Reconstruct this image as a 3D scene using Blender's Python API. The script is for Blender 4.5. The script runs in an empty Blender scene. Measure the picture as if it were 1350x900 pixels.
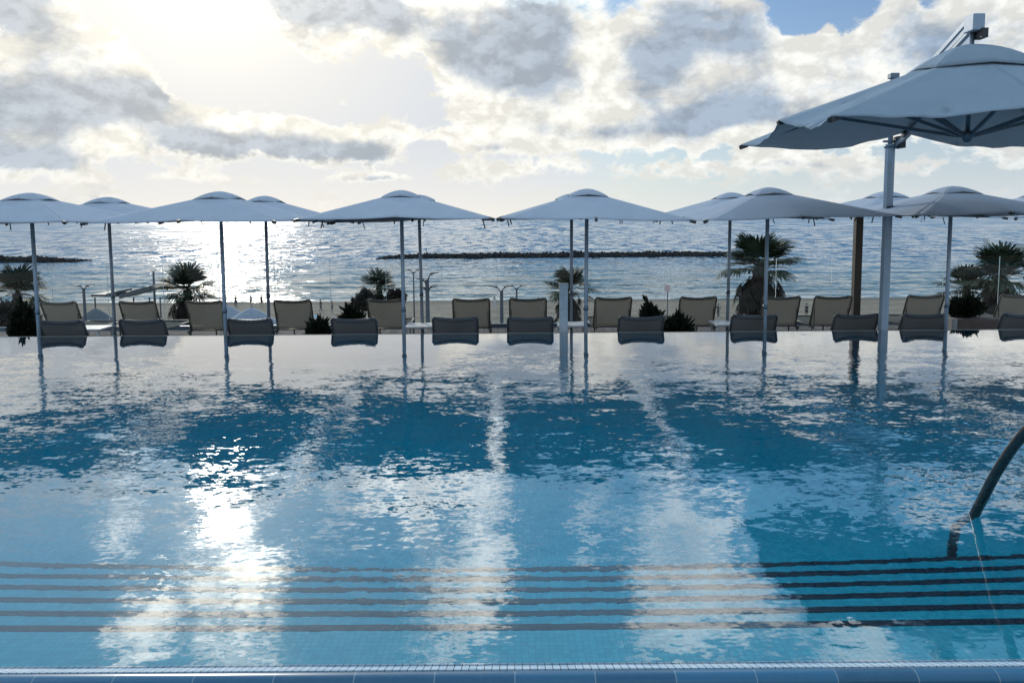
import bpy, bmesh, math, random
from mathutils import Vector, Matrix
R = math.radians
sc = bpy.context.scene
COL = sc.collection

# ------------------------------------------------------------------ camera
CAM_H = 1.6
PITCH, ROLL, FPX = R(5.2), R(0.42), 975.0
PPY = 287 + FPX * math.tan(PITCH)   # the photograph is a crop: its optical centre lies above its middle
cam_d = bpy.data.cameras.new("camera")
cam = bpy.data.objects.new("camera", cam_d)
COL.objects.link(cam)
sc.camera = cam
cam_d.sensor_width = 36.0
cam_d.lens = FPX / 1350 * 36.0
cam_d.shift_y = -(450 - PPY) / 1350
cam_d.clip_start = 0.05
cam_d.clip_end = 80000
cam.location = (0, 0, CAM_H)
base = Matrix.Rotation(math.pi / 2 - PITCH, 3, 'X')
rot = base @ Matrix.Rotation(-ROLL, 3, 'Z')
cam.rotation_euler = rot.to_euler()

def ray(px, py):
    """direction in the world of a point of the photograph"""
    return (rot @ Vector(((px - 675) / FPX, (PPY - py) / FPX, -1))).normalized()

def P(px, py, D):
    """world point at forward distance D"""
    r = ray(px, py)
    return Vector((r.x / r.y * D, D, CAM_H + r.z / r.y * D))

def azel(px, py, mirror=False):
    r = ray(px, py)
    z = -r.z if mirror else r.z
    return math.atan2(r.x, r.y), math.asin(z)

# ------------------------------------------------------------------ helpers
def tag(o, label=None, cat=None, group=None, kind=None):
    if label: o['label'] = label
    if cat: o['category'] = cat
    if group: o['group'] = group
    if kind: o['kind'] = kind
    return o

def empty(name, loc, rz=0.0):
    o = bpy.data.objects.new(name, None)
    COL.objects.link(o)
    o.location = loc
    o.rotation_euler = (0, 0, rz)
    o.empty_display_size = 0.2
    return o

def copy_tree(o, parent=None):
    c = o.copy()
    COL.objects.link(c)
    c.parent = parent
    for ch in [x for x in KIDS.get(o.name, [])]:
        k = copy_tree(ch, c)
        KIDS.setdefault(c.name, []).append(k)
    return c
KIDS = {}

class MB:
    """collects shapes into one mesh"""
    def __init__(s):
        s.v, s.f, s.sm = [], [], []
    def add(s, vs, fs, smooth=False):
        n = len(s.v)
        s.v += [tuple(p) for p in vs]
        s.f += [tuple(n + i for i in f) for f in fs]
        s.sm += [smooth] * len(fs)
    def box(s, lo, hi, rot=None, c=None):
        x0, y0, z0 = lo; x1, y1, z1 = hi
        vs = [Vector(p) for p in ((x0,y0,z0),(x1,y0,z0),(x1,y1,z0),(x0,y1,z0),(x0,y0,z1),(x1,y0,z1),(x1,y1,z1),(x0,y1,z1))]
        if rot is not None:
            c = Vector(c) if c is not None else Vector((0, 0, 0))
            vs = [rot @ (p - c) + c for p in vs]
        s.add(vs, [(0,3,2,1),(4,5,6,7),(0,1,5,4),(1,2,6,5),(2,3,7,6),(3,0,4,7)])
        return s
    def bar(s, a, b, w, h=None, up=(0, 0, 1)):
        a, b = Vector(a), Vector(b)
        h = h or w
        d = (b - a).normalized()
        upv = Vector(up)
        if abs(d.dot(upv)) > .98: upv = Vector((0, 1, 0))
        sx = d.cross(upv).normalized() * w / 2
        sz = sx.normalized().cross(d) * h / 2
        vs = [a - sx - sz, a + sx - sz, a + sx + sz, a - sx + sz, b - sx - sz, b + sx - sz, b + sx + sz, b - sx + sz]
        s.add(vs, [(0,1,2,3),(7,6,5,4),(0,4,5,1),(1,5,6,2),(2,6,7,3),(3,7,4,0)])
        return s
    def tube(s, pts, r, n=10, caps=True):
        pts = [Vector(p) for p in pts]
        rs = r if isinstance(r, (list, tuple)) else [r] * len(pts)
        vs, fs = [], []
        prev = None
        for i, p in enumerate(pts):
            t = (pts[min(i + 1, len(pts) - 1)] - pts[max(i - 1, 0)]).normalized()
            if prev is None:
                a = Vector((1, 0, 0)) if abs(t.x) < .9 else Vector((0, 1, 0))
            else:
                a = prev
            u = (a - t * a.dot(t)).normalized(); prev = u
            w = t.cross(u)
            for k in range(n):
                an = 2 * math.pi * k / n
                vs.append(p + (u * math.cos(an) + w * math.sin(an)) * rs[i])
        for i in range(len(pts) - 1):
            for k in range(n):
                k2 = (k + 1) % n
                fs.append((i*n + k, i*n + k2, (i+1)*n + k2, (i+1)*n + k))
        if caps:
            fs.append(tuple(reversed(range(n))))
            fs.append(tuple((len(pts)-1)*n + k for k in range(n)))
        s.add(vs, fs, True)
        return s
    def build(s, name, mat, parent=None, loc=None):
        me = bpy.data.meshes.new(name)
        me.from_pydata(s.v, [], s.f)
        me.polygons.foreach_set('use_smooth', s.sm)
        me.update()
        o = bpy.data.objects.new(name, me)
        COL.objects.link(o)
        if mat: me.materials.append(mat)
        if parent is not None:
            o.parent = parent
            KIDS.setdefault(parent.name, []).append(o)
        if loc: o.location = loc
        return o

def bevel(o, w=.004, seg=2):
    m = o.modifiers.new('bevel', 'BEVEL')
    m.width = w; m.segments = seg; m.limit_method = 'ANGLE'
    return o

# ------------------------------------------------------------------ materials
class NT:
    def __init__(s, tree):
        s.t = tree; tree.nodes.clear()
    def n(s, kind, **kw):
        nd = s.t.nodes.new(kind)
        for k, v in kw.items():
            setattr(nd, k, v)
        return nd
    def l(s, a, b): s.t.links.new(a, b)
    def _in(s, sock, v):
        if v is None: return
        if hasattr(v, 'is_output'): s.l(v, sock)
        else: sock.default_value = v
    def m(s, op, a, b=None, c=None, clamp=False):
        nd = s.n('ShaderNodeMath', operation=op); nd.use_clamp = clamp
        for i, v in enumerate((a, b, c)): s._in(nd.inputs[i], v)
        return nd.outputs[0]
    def vm(s, op, a, b=None, out=0, scale=None):
        nd = s.n('ShaderNodeVectorMath', operation=op)
        s._in(nd.inputs[0], a); s._in(nd.inputs[1], b)
        if scale is not None: s._in(nd.inputs['Scale'], scale)
        return nd.outputs[out]
    def comb(s, x=0., y=0., z=0.):
        nd = s.n('ShaderNodeCombineXYZ')
        for i, v in enumerate((x, y, z)): s._in(nd.inputs[i], v)
        return nd.outputs[0]
    def sep(s, v):
        nd = s.n('ShaderNodeSeparateXYZ'); s.l(v, nd.inputs[0]); return nd.outputs
    def noise(s, vec, scale, detail=4., rough=.5, dist=0., out='Fac'):
        nd = s.n('ShaderNodeTexNoise')
        s._in(nd.inputs['Vector'], vec)
        nd.inputs['Scale'].default_value = scale
        nd.inputs['Detail'].default_value = detail
        nd.inputs['Roughness'].default_value = rough
        nd.inputs['Distortion'].default_value = dist
        return nd.outputs[out]
    def mix(s, f, a, b, blend='MIX'):
        nd = s.n('ShaderNodeMix', data_type='RGBA', blend_type=blend)
        s._in(nd.inputs[0], f); s._in(nd.inputs[6], a); s._in(nd.inputs[7], b)
        return nd.outputs[2]
    def ramp(s, f, stops, interp='LINEAR'):
        nd = s.n('ShaderNodeValToRGB')
        cr = nd.color_ramp; cr.interpolation = interp
        while len(cr.elements) < len(stops): cr.elements.new(.5)
        for e, (p, c) in zip(cr.elements, stops):
            e.position = p
            e.color = (c, c, c, 1) if isinstance(c, (int, float)) else (*c, 1)
        s._in(nd.inputs[0], f)
        return nd.outputs[0]
    def mr(s, v, a, b, c=0., d=1., smooth=False):
        nd = s.n('ShaderNodeMapRange')
        nd.interpolation_type = 'SMOOTHSTEP' if smooth else 'LINEAR'
        s._in(nd.inputs[0], v)
        for i, x in enumerate((a, b, c, d)): s._in(nd.inputs[i + 1], x)
        return nd.outputs[0]
    def mixsh(s, f, a, b):
        nd = s.n('ShaderNodeMixShader')
        s._in(nd.inputs[0], f); s.l(a, nd.inputs[1]); s.l(b, nd.inputs[2])
        return nd.outputs[0]

def newmat(name):
    m = bpy.data.materials.new(name); m.use_nodes = True
    return m, NT(m.node_tree)

def c4(c): return (*c, 1)

def principled(name, col, rough=.6, metal=0., var=.15, vscale=8., bump=.0, bscale=40., spec=.5):
    m, t = newmat(name)
    out = t.n('ShaderNodeOutputMaterial')
    p = t.n('ShaderNodeBsdfPrincipled')
    tc = t.n('ShaderNodeTexCoord').outputs['Object']
    n1 = t.noise(tc, vscale, 6, .6)
    c = t.mix(t.mr(n1, .3, .7), c4([x * (1 - var) for x in col]), c4([min(1, x * (1 + var)) for x in col]))
    t.l(c, p.inputs['Base Color'])
    p.inputs['Metallic'].default_value = metal
    t.l(t.mr(t.noise(tc, vscale * 3, 4), .3, .7, max(.02, rough - .08), min(1, rough + .08)), p.inputs['Roughness'])
    p.inputs['Specular IOR Level'].default_value = spec
    if bump:
        b = t.n('ShaderNodeBump'); b.inputs['Strength'].default_value = bump; b.inputs['Distance'].default_value = .01
        t.l(t.noise(tc, bscale, 6, .6), b.inputs['Height']); t.l(b.outputs[0], p.inputs['Normal'])
    t.l(p.outputs[0], out.inputs[0])
    return m

def fabric(name, col, trans, see=0., weave=900., var=.06, tcol=None):
    """woven cloth: diffuse face, light coming through, and gaps in an open weave"""
    m, t = newmat(name)
    out = t.n('ShaderNodeOutputMaterial')
    tc = t.n('ShaderNodeTexCoord').outputs['Object']
    n1 = t.noise(tc, 3., 6, .6)
    c = t.mix(t.mr(n1, .3, .7), c4([x * (1 - var) for x in col]), c4([min(1, x * (1 + var)) for x in col]))
    st = t.noise(t.vm('MULTIPLY', tc, (30., 30., 3.)), 1., 3)
    c = t.mix(t.mr(st, .45, .8, 0., .25), c, c4([x * .75 for x in col]))
    d = t.n('ShaderNodeBsdfDiffuse'); t.l(c, d.inputs[0])
    tr = t.n('ShaderNodeBsdfTranslucent')
    t._in(tr.inputs[0], c4(tcol) if tcol else c)
    bn = t.n('ShaderNodeBump'); bn.inputs['Strength'].default_value = .25; bn.inputs['Distance'].default_value = .01
    t.l(t.noise(tc, 7., 5, .6, 1.), bn.inputs['Height'])
    t.l(bn.outputs[0], d.inputs['Normal'])
    sh = t.mixsh(trans, d.outputs[0], tr.outputs[0])
    if see:
        tp = t.n('ShaderNodeBsdfTransparent')
        sh = t.mixsh(see, sh, tp.outputs[0])
    t.l(sh, out.inputs[0])
    return m

M_canopy = fabric('parasol_cloth', (.41, .44, .50), .2, tcol=(.7, .68, .64))
M_canopy_big = fabric('big_parasol_cloth', (.31, .37, .43), .28, tcol=(.5, .54, .56))
M_sling_dark = fabric('dark_sling', (.12, .13, .14), .3, see=.10, tcol=(.17, .18, .19))
M_sling_beige = fabric('beige_sling', (.24, .235, .21), .45, see=.18, tcol=(.30, .29, .255))
M_frame_dark = principled('dark_powder_coat', (.05, .06, .08), .4, .0)
M_frame_taupe = principled('taupe_powder_coat', (.11, .10, .09), .45, .0)
M_frame_pale = principled('pale_powder_coat', (.33, .38, .43), .45)
M_alu = principled('grey_aluminium', (.27, .33, .40), .4, .2, var=.06)
M_alu_dark = principled('dark_aluminium', (.12, .16, .20), .4, .4, var=.06)
M_steel = principled('stainless_steel', (.11, .105, .10), .2, 1., var=.05)
M_black = principled('black_plastic', (.02, .02, .022), .5)
M_wood_post = principled('brown_timber', (.06, .045, .035), .6, bump=.4)
M_table = principled('white_table', (.55, .56, .57), .5)
M_leaf = principled('palm_leaf', (.022, .036, .02), .6, var=.5, vscale=3, spec=.2)
M_dead = principled('dead_palm_leaf', (.035, .032, .028), .95, var=.4, vscale=3, spec=.08)
M_trunk = principled('palm_trunk', (.045, .038, .032), .9, var=.3, bump=.8, bscale=12)
M_shrub = principled('shrub_leaf', (.014, .022, .012), .6, var=.5, vscale=4, spec=.2)
M_rock = principled('wet_rock', (.022, .021, .021), .9, spec=.1, var=.5, vscale=1.2, bump=.6, bscale=3)
M_rock.node_tree.nodes  # dark wet basalt
M_lamp = principled('lamp_paint', (.04, .045, .055), .5)
M_thatch = principled('pale_beach_cloth', (.22, .24, .28), .85, var=.2)
M_roof = principled('weathered_awning', (.08, .09, .10), .8)
M_skin = principled('skin', (.30, .19, .14), .6)
M_cloth_a = principled('dark_clothes', (.03, .035, .05), .8)
M_cloth_b = principled('pale_clothes', (.55, .55, .56), .8)
M_hair = principled('dark_hair', (.02, .015, .012), .6)
M_planter = principled('brown_planter', (.11, .075, .065), .8, bump=.3)
M_sign = principled('sign_face', (.6, .42, .42), .5)

# sand
m, t = newmat('beach_sand')
out = t.n('ShaderNodeOutputMaterial'); p = t.n('ShaderNodeBsdfPrincipled')
tc = t.n('ShaderNodeTexCoord').outputs['Object']
a = t.noise(tc, .25, 8, .65); b = t.noise(t.vm('MULTIPLY', tc, (.4, 1.6, 1.)), .6, 5)
c = t.mix(t.mr(a, .35, .65), c4((.15, .125, .10)), c4((.26, .22, .17)))
c = t.mix(t.mr(b, .5, .7, 0, .5), c, c4((.12, .10, .085)))
yy = t.sep(tc)[1]
wet = t.mr(yy, 117., 124., 0., .65)
c = t.mix(wet, c, c4((.07, .06, .05)))
t.l(c, p.inputs['Base Color']); p.inputs['Roughness'].default_value = .95; p.inputs['Specular IOR Level'].default_value = .1
bb = t.n('ShaderNodeBump'); bb.inputs['Distance'].default_value = .12; t.l(t.noise(tc, 1.5, 6, .7), bb.inputs['Height']); t.l(bb.outputs[0], p.inputs['Normal'])
t.l(p.outputs[0], out.inputs[0]); M_sand = m

# deck boards
def boards(name, col, width, axis=0):
    m, t = newmat(name)
    out = t.n('ShaderNodeOutputMaterial'); p = t.n('ShaderNodeBsdfPrincipled')
    tc = t.n('ShaderNodeTexCoord').outputs['Object']
    s = t.sep(tc)
    k = t.m('DIVIDE', s[axis], width)
    fr = t.m('FRACT', k); idx = t.m('FLOOR', k)
    wn = t.n('ShaderNodeTexWhiteNoise', noise_dimensions='1D'); t.l(idx, wn.inputs['W'])
    gap = t.m('LESS_THAN', t.m('ABSOLUTE', t.m('SUBTRACT', fr, .5)), .47)
    st = (3., 60., 3.) if axis == 1 else (60., 3., 3.)
    g = t.noise(t.vm('MULTIPLY', tc, (st[0], st[1], 3.)), 1., 5, .6)
    f = t.m('ADD', t.m('MULTIPLY', wn.outputs[0], .5), t.m('MULTIPLY', g, .6))
    c = t.mix(f, c4([x * .6 for x in col]), c4([x * 1.3 for x in col]))
    c = t.mix(gap, c4((.01, .01, .01)), c)
    t.l(c, p.inputs['Base Color']); p.inputs['Roughness'].default_value = .9; p.inputs['Specular IOR Level'].default_value = .08
    t.l(p.outputs[0], out.inputs[0])
    return m
M_deck = boards('weathered_deck_boards', (.17, .14, .12), .12, 1)
M_terrace = boards('terrace_boards', (.15, .13, .12), .14, 0)
M_wall = principled('render_wall', (.3, .29, .27), .9, bump=.3)

# mosaic tiles on X/Y (or X/Z on risers)
def mosaic(name, ca, cb, grout, size, gw, rough=.25):
    m, t = newmat(name)
    out = t.n('ShaderNodeOutputMaterial'); p = t.n('ShaderNodeBsdfPrincipled')
    tc = t.n('ShaderNodeTexCoord').outputs['Object']
    s = t.sep(tc)
    nrm = t.sep(t.n('ShaderNodeNewGeometry').outputs['Normal'])
    vert = t.m('LESS_THAN', t.m('ABSOLUTE', nrm[2]), .5)
    sidew = t.m('GREATER_THAN', t.m('ABSOLUTE', nrm[0]), .5)
    u = t.m('ADD', t.m('MULTIPLY', s[0], t.m('SUBTRACT', 1., sidew)), t.m('MULTIPLY', s[1], sidew))
    v = t.m('ADD', t.m('MULTIPLY', s[1], t.m('SUBTRACT', 1., vert)), t.m('MULTIPLY', s[2], vert))
    ku, kv = t.m('DIVIDE', u, size), t.m('DIVIDE', v, size)
    fu, fv = t.m('ABSOLUTE', t.m('SUBTRACT', t.m('FRACT', ku), .5)), t.m('ABSOLUTE', t.m('SUBTRACT', t.m('FRACT', kv), .5))
    g = t.m('GREATER_THAN', t.m('MAXIMUM', fu, fv), .5 - gw)
    wn = t.n('ShaderNodeTexWhiteNoise', noise_dimensions='2D')
    t.l(t.comb(t.m('FLOOR', ku), t.m('FLOOR', kv), 0.), wn.inputs['Vector'])
    big = t.noise(tc, .9, 5, .6)
    f = t.m('ADD', t.m('MULTIPLY', wn.outputs[0], .55), t.mr(big, .3, .7, 0., .45))
    c = t.mix(f, c4(ca), c4(cb))
    c = t.mix(g, c, c4(grout))
    t.l(c, p.inputs['Base Color']); p.inputs['Roughness'].default_value = rough
    t.l(p.outputs[0], out.inputs[0])
    return m
M_mosaic = mosaic('pool_mosaic', (.010, .31, .40), (.035, .44, .53), (.014, .29, .375), .027, .05)
M_mosaic_pale = mosaic('edge_mosaic', (.42, .52, .60), (.62, .70, .76), (.05, .08, .10), .027, .055)
M_nosing = mosaic('nosing_mosaic', (.006, .010, .022), (.014, .022, .04), (.02, .03, .045), .027, .05)

# coping tiles: glazed dark blue with a joint every 28 cm
m, t = newmat('glazed_coping')
out = t.n('ShaderNodeOutputMaterial'); p = t.n('ShaderNodeBsdfPrincipled')
tc = t.n('ShaderNodeTexCoord').outputs['Object']; s = t.sep(tc)
k = t.m('DIVIDE', s[0], .277); fr = t.m('ABSOLUTE', t.m('SUBTRACT', t.m('FRACT', k), .5))
g = t.m('GREATER_THAN', fr, .493)
wn = t.n('ShaderNodeTexWhiteNoise', noise_dimensions='1D'); t.l(t.m('FLOOR', k), wn.inputs['W'])
c = t.mix(wn.outputs[0], c4((.010, .075, .14)), c4((.018, .11, .20)))
c = t.mix(t.mr(t.noise(tc, 30., 6, .7), .5, .75, 0., .4), c, c4((.05, .13, .2)))
c = t.mix(g, c, c4((.16, .22, .26)))
t.l(c, p.inputs['Base Color']); p.inputs['Roughness'].default_value = .28
t.l(p.outputs[0], out.inputs[0]); M_coping = m

# ---- pool water -------------------------------------------------------
def water_normal(t, tc, layers, gain=None):
    """sum of noise slopes -> a perturbed normal.  layers: (scale xyz, slope x, slope y, detail)"""
    acc = None
    for (sc3, ax, ay, det) in layers:
        nz = t.n('ShaderNodeTexNoise')
        nz.inputs['Scale'].default_value = 1.; nz.inputs['Detail'].default_value = det
        nz.inputs['Roughness'].default_value = .5
        t.l(t.vm('MULTIPLY', tc, sc3), nz.inputs['Vector'])
        v = t.vm('MULTIPLY', t.vm('SUBTRACT', nz.outputs['Color'], (.5, .5, .5)), (ax, ay, 0.))
        acc = v if acc is None else t.vm('ADD', acc, v)
    if gain is not None:
        acc = t.vm('SCALE', acc, None, scale=gain)
    n_ = t.vm('NORMALIZE', t.vm('ADD', acc, (0., 0., 1.)))
    flip = t.m('SUBTRACT', 1., t.m('MULTIPLY', t.n('ShaderNodeNewGeometry').outputs['Backfacing'], 2.))
    return t.vm('SCALE', n_, None, scale=flip)

m, t = newmat('pool_water')
out = t.n('ShaderNodeOutputMaterial')
geo = t.n('ShaderNodeNewGeometry')
tc = geo.outputs['Position']
s = t.sep(tc)
dist = s[1]
# the water lies calm along the overflow edge and is ruffled in the middle
calm_far = t.mr(dist, 7.2, 9.4, 1., .09, True)
calm_near = t.mr(dist, 2.6, 5.6, .5, .9, True)
patch = t.mr(t.noise(tc, .55, 3, .5, .6), .36, .62, .35, 1.25, True)
gain = t.m('MULTIPLY', t.m('MULTIPLY', calm_far, calm_near), patch)
nrm = water_normal(t, tc, [((2.0, 4.2, 1.), .10, .17, 2.), ((9., 19., 1.), .10, .16, 2.), ((25., 48., 1.), .12, .18, 2.)], gain)
gl = t.n('ShaderNodeBsdfGlossy'); gl.inputs['Roughness'].default_value = .015
t.l(nrm, gl.inputs['Normal'])
rf = t.n('ShaderNodeBsdfRefraction'); rf.inputs['IOR'].default_value = 1.33; rf.inputs['Roughness'].default_value = 0.
t.l(nrm, rf.inputs['Normal'])
rf.inputs['Color'].default_value = (.93, .98, 1., 1)
fz = t.n('ShaderNodeFresnel'); fz.inputs['IOR'].default_value = 1.5; t.l(nrm, fz.inputs['Normal'])
fac = t.m('ADD', t.m('MULTIPLY', fz.outputs[0], 1.2), t.m('MULTIPLY', t.m('POWER', fz.outputs[0], 2.), 1.5), clamp=True)
back = geo.outputs['Backfacing']
fz2 = t.n('ShaderNodeFresnel'); fz2.inputs['IOR'].default_value = 1.33; t.l(nrm, fz2.inputs['Normal'])
fac = t.m('ADD', t.m('MULTIPLY', fac, t.m('SUBTRACT', 1., back)), t.m('MULTIPLY', fz2.outputs[0], back), clamp=True)
t.l(t.mixsh(fac, rf.outputs[0], gl.outputs[0]), out.inputs['Surface'])
va = t.n('ShaderNodeVolumeAbsorption'); va.inputs['Color'].default_value = (.15, .78, .92, 1); va.inputs['Density'].default_value = .34
t.l(va.outputs[0], out.inputs['Volume'])
M_water = m

# ---- sea --------------------------------------------------------------
m, t = newmat('sea_water')
out = t.n('ShaderNodeOutputMaterial')
geo = t.n('ShaderNodeNewGeometry')
tc = geo.outputs['Position']; s = t.sep(tc)
D = s[1]
shal = t.mr(D, 120., 260., 1., 0., True)
def wave_band(sc3, ax, ay, det, d0, d1, d2, d3):
    nz = t.noise(t.vm('MULTIPLY', tc, sc3), 1., det, .55, .3, out='Color')
    v = t.vm('MULTIPLY', t.vm('SUBTRACT', nz, (.5, .5, .5)), (ax, ay, 0.))
    k = t.m('MULTIPLY', t.mr(D, d0, d1, 0., 1.), t.mr(D, d2, d3, 1., 0.))
    return t.vm('SCALE', v, None, scale=k)
acc = wave_band((.06, .17, 1.), .4, 1.5, 5., 90., 100., 260., 420.)
for a_ in (((.35, .9, 1.), .6, 1.4, 3., 90., 100., 300., 500.),
           ((.16, .055, 1.), 1.0, 2.0, 5., 200., 300., 700., 1100.),
           ((.05, .010, 1.), 1.0, 2.0, 5., 500., 900., 2500., 4500.),
           ((.014, .0018, 1.), 1.0, 2.2, 5., 2000., 4000., 60000., 70000.),
           ((.9, .35, 1.), .7, 1.0, 2., 150., 260., 900., 1500.)):
    acc = t.vm('ADD', acc, wave_band(*a_))
nrm = t.vm('NORMALIZE', t.vm('ADD', acc, (0., -.15, 1.)))
p = t.n('ShaderNodeBsdfPrincipled')
deep = t.mix(t.mr(t.noise(t.vm('MULTIPLY', tc, (.002, .008, 1.)), 1., 5), .35, .65), c4((.004, .07, .14)), c4((.010, .11, .20)))
c = t.mix(shal, deep, c4((.06, .10, .11)))
# thin foam lines where the small surf breaks
wob = t.m('MULTIPLY', t.m('SUBTRACT', t.noise(t.vm('MULTIPLY', tc, (.035, .02, 1.)), 1., 4), .5), 14.)
dd = t.m('ADD', D, wob)
foam = None
for (pos, w) in ((127.5, 1.3), (133., .8), (141., .6)):
    x = t.m('DIVIDE', t.m('ABSOLUTE', t.m('SUBTRACT', dd, pos)), w)
    x = t.m('SUBTRACT', 1., x, clamp=True)
    foam = x if foam is None else t.m('MAXIMUM', foam, x)
foam = t.m('MULTIPLY', foam, t.mr(t.noise(t.vm('MULTIPLY', tc, (.25, .8, 1.)), 1., 5, .7), .40, .6), clamp=True)
c = t.mix(foam, c, c4((.75, .78, .8)))
t.l(c, p.inputs['Base Color'])
t.l(t.m('ADD', t.mr(D, 200., 3000., .10, .22), t.m('MULTIPLY', foam, .5)), p.inputs['Roughness'])
p.inputs['IOR'].default_value = 1.33; p.inputs['Specular IOR Level'].default_value = .48
t.l(nrm, p.inputs['Normal'])
t.l(p.outputs[0], out.inputs[0]); M_sea = m

# ---- glass ------------------------------------------------------------
m, t = newmat('clear_glass')
out = t.n('ShaderNodeOutputMaterial')
gl = t.n('ShaderNodeBsdfGlossy'); gl.inputs['Roughness'].default_value = .02
tp = t.n('ShaderNodeBsdfTransparent'); tp.inputs[0].default_value = (.97, .975, .972, 1)
fz = t.n('ShaderNodeFresnel'); fz.inputs['IOR'].default_value = 1.45
t.l(t.mixsh(t.m('MULTIPLY', fz.outputs[0], .4), tp.outputs[0], gl.outputs[0]), out.inputs[0])
M_glass = m
M_edge = principled('polished_glass_edge', (.55, .66, .66), .2)

# ================================================================== SETTING
random.seed(7)
def strip_mesh(prof, x0, x1, name, mat, kind='structure', nx=1):
    """extrude a (y, z) profile along X"""
    b = MB()
    vs, fs = [], []
    for i in range(nx + 1):
        x = x0 + (x1 - x0) * i / nx
        vs += [(x, y, z) for y, z in prof]
    n = len(prof)
    for i in range(nx):
        for k in range(n - 1):
            fs.append((i*n + k, (i+1)*n + k, (i+1)*n + k + 1, i*n + k + 1))
    b.add(vs, fs)
    o = b.build(name, mat)
    if kind: tag(o, kind=kind)
    return o

YN, YF = 2.535, 10.04      # near and far water line
XL, XR = -16., 16.
# ground: beach sheet, falls to the sea
def sand_z(y):
    if y < 60: return -9.5
    return -9.5 - (y - 60) * (2.95 / 66.)
b = MB(); vs = []; fs = []
ys = [-300, -60, 0, 20, 40, 60] + [60 + 3 * i for i in range(1, 34)] + [200, 260]
xs = [-3000, -900, -400] + [-300 + 12 * i for i in range(51)] + [400, 900, 3000]
for y in ys:
    for x in xs:
        z = sand_z(y) + (random.uniform(-.10, .10) if 50 < y < 118 else 0)
        if y > 150: z = -22
        vs.append((x, y, z))
nx = len(xs)
for j in range(len(ys) - 1):
    for i in range(nx - 1):
        fs.append((j*nx + i, j*nx + i + 1, (j+1)*nx + i + 1, (j+1)*nx + i))
b.add(vs, fs, True)
tag(b.build('beach_ground', M_sand), kind='structure')
SEA_Z = -12.4
b = MB()
b.add([(-60000, 110, SEA_Z), (60000, 110, SEA_Z), (60000, 70000, SEA_Z), (-60000, 70000, SEA_Z)], [(0, 1, 2, 3)])
tag(b.build('sea_water', M_sea), kind='structure')

# terrace behind the pool with its retaining wall
TZ = -.60
TE = 14.9
b = MB().box((-22, YF + .16, TZ - .25), (22, TE, TZ))
tag(b.build('terrace_floor', M_terrace), kind='structure')
b = MB().box((-22, 10.9, -9.6), (22, TE - .1, TZ - .25))
tag(b.build('terrace_foundation', M_wall), kind='structure')

# pool shell
SH = -.16
D1, TREAD, RISE, NST = 2.925, .205, .117, 6
prof = [(YN - .01, -.03), (YN - .01, SH), (D1, SH)]
z = SH; y = D1
for i in range(NST):
    z -= RISE; prof.append((y, z))
    if i < NST - 1:
        y += TREAD; prof.append((y, z))
prof.append((5.2, z - .05)); prof.append((YF - .02, -1.45)); prof.append((YF - .02, -.02)); prof.append((YF + .145, -.02)); prof.append((YF + .145, -2.2)); prof.append((YN - .3, -2.2))
o = strip_mesh(prof, XL, XR, 'pool_basin', M_mosaic)
for sx, x in ((-1, XL), (1, XR)):
    b = MB().box((x - .15 if sx < 0 else x + .001, YN - .3, -2.2), (x - .001 if sx < 0 else x + .15, YF + .16, .03))
    tag(b.build('pool_side_wall', M_mosaic), kind='structure')
root = o
y = D1
for i in range(NST):
    zt = SH - i * RISE
    b = MB().box((XL + .01, y - .039, zt - .006), (XR - .01, y + .004, zt + .004))
    n = b.build('step_nosing', M_nosing, root)
    y += TREAD
# water body (closed)
b = MB()
x0, x1, y0, y1 = XL + .0, XR - .0, YN - .006, YF + .14
nx, ny = 64, 16
vs, fs = [], []
for j in range(ny + 1):
    for i in range(nx + 1):
        vs.append((x0 + (x1 - x0) * i / nx, y0 + (y1 - y0) * j / ny, 0.))
for j in range(ny):
    for i in range(nx):
        q = j * (nx + 1) + i
        fs.append((q, q + 1, q + nx + 2, q + nx + 1))
n0 = len(vs)
vs += [(x0, y0, -2.0), (x1, y0, -2.0), (x1, y1, -2.0), (x0, y1, -2.0)]
W = nx + 1
fs.append((n0 + 3, n0 + 2, n0 + 1, n0))
fs.append(tuple([n0, n0 + 1] + [i for i in range(nx, -1, -1)]))
fs.append(tuple([n0 + 2, n0 + 3] + [ny * W + i for i in range(0, nx + 1)]))
fs.append(tuple([n0 + 3, n0] + [j * W for j in range(0, ny + 1)]))
fs.append(tuple([n0 + 1, n0 + 2] + [j * W + nx for j in range(ny, -1, -1)]))
b.add(vs, fs)
tag(b.build('pool_water', M_water), kind='structure')
# thin overflow kerb seen just behind the water line
b = MB().box((XL, YF + .147, -.75), (XR, YF + .158, .003))
tag(b.build('overflow_edge', M_wall), kind='structure')

# near edge: pale mosaic bevel, blue coping, deck
strip_mesh([(YN + .012, -.05), (YN + .012, -.012), (YN - .065, .020), (YN - .065, -.06)], XL, XR, 'mosaic_kerb', M_mosaic_pale)
cp = []
for i in range(9):
    a = math.pi * i / 8
    cp.append((YN - .103 + .035 * math.cos(a), .006 + .024 * math.sin(a)))
cp = [(YN - .0675, -.08)] + cp + [(YN - .1385, -.08)]
o = strip_mesh(cp, XL, XR, 'coping', M_coping)
for f in o.data.polygons: f.use_smooth = True
b = MB().box((-17, -6, -.3), (17, YN - .142, -.012))
tag(b.build('pool_deck', M_deck), kind='structure')
b = MB().box((-17, -6, -9.6), (17, 2.1, -.30))
tag(b.build('deck_foundation', M_wall), kind='structure')
b = MB().box((-16.3, 2.1, -9.6), (16.3, YF + .1, -2.21))
tag(b.build('pool_foundation', M_wall), kind='structure')

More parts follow.
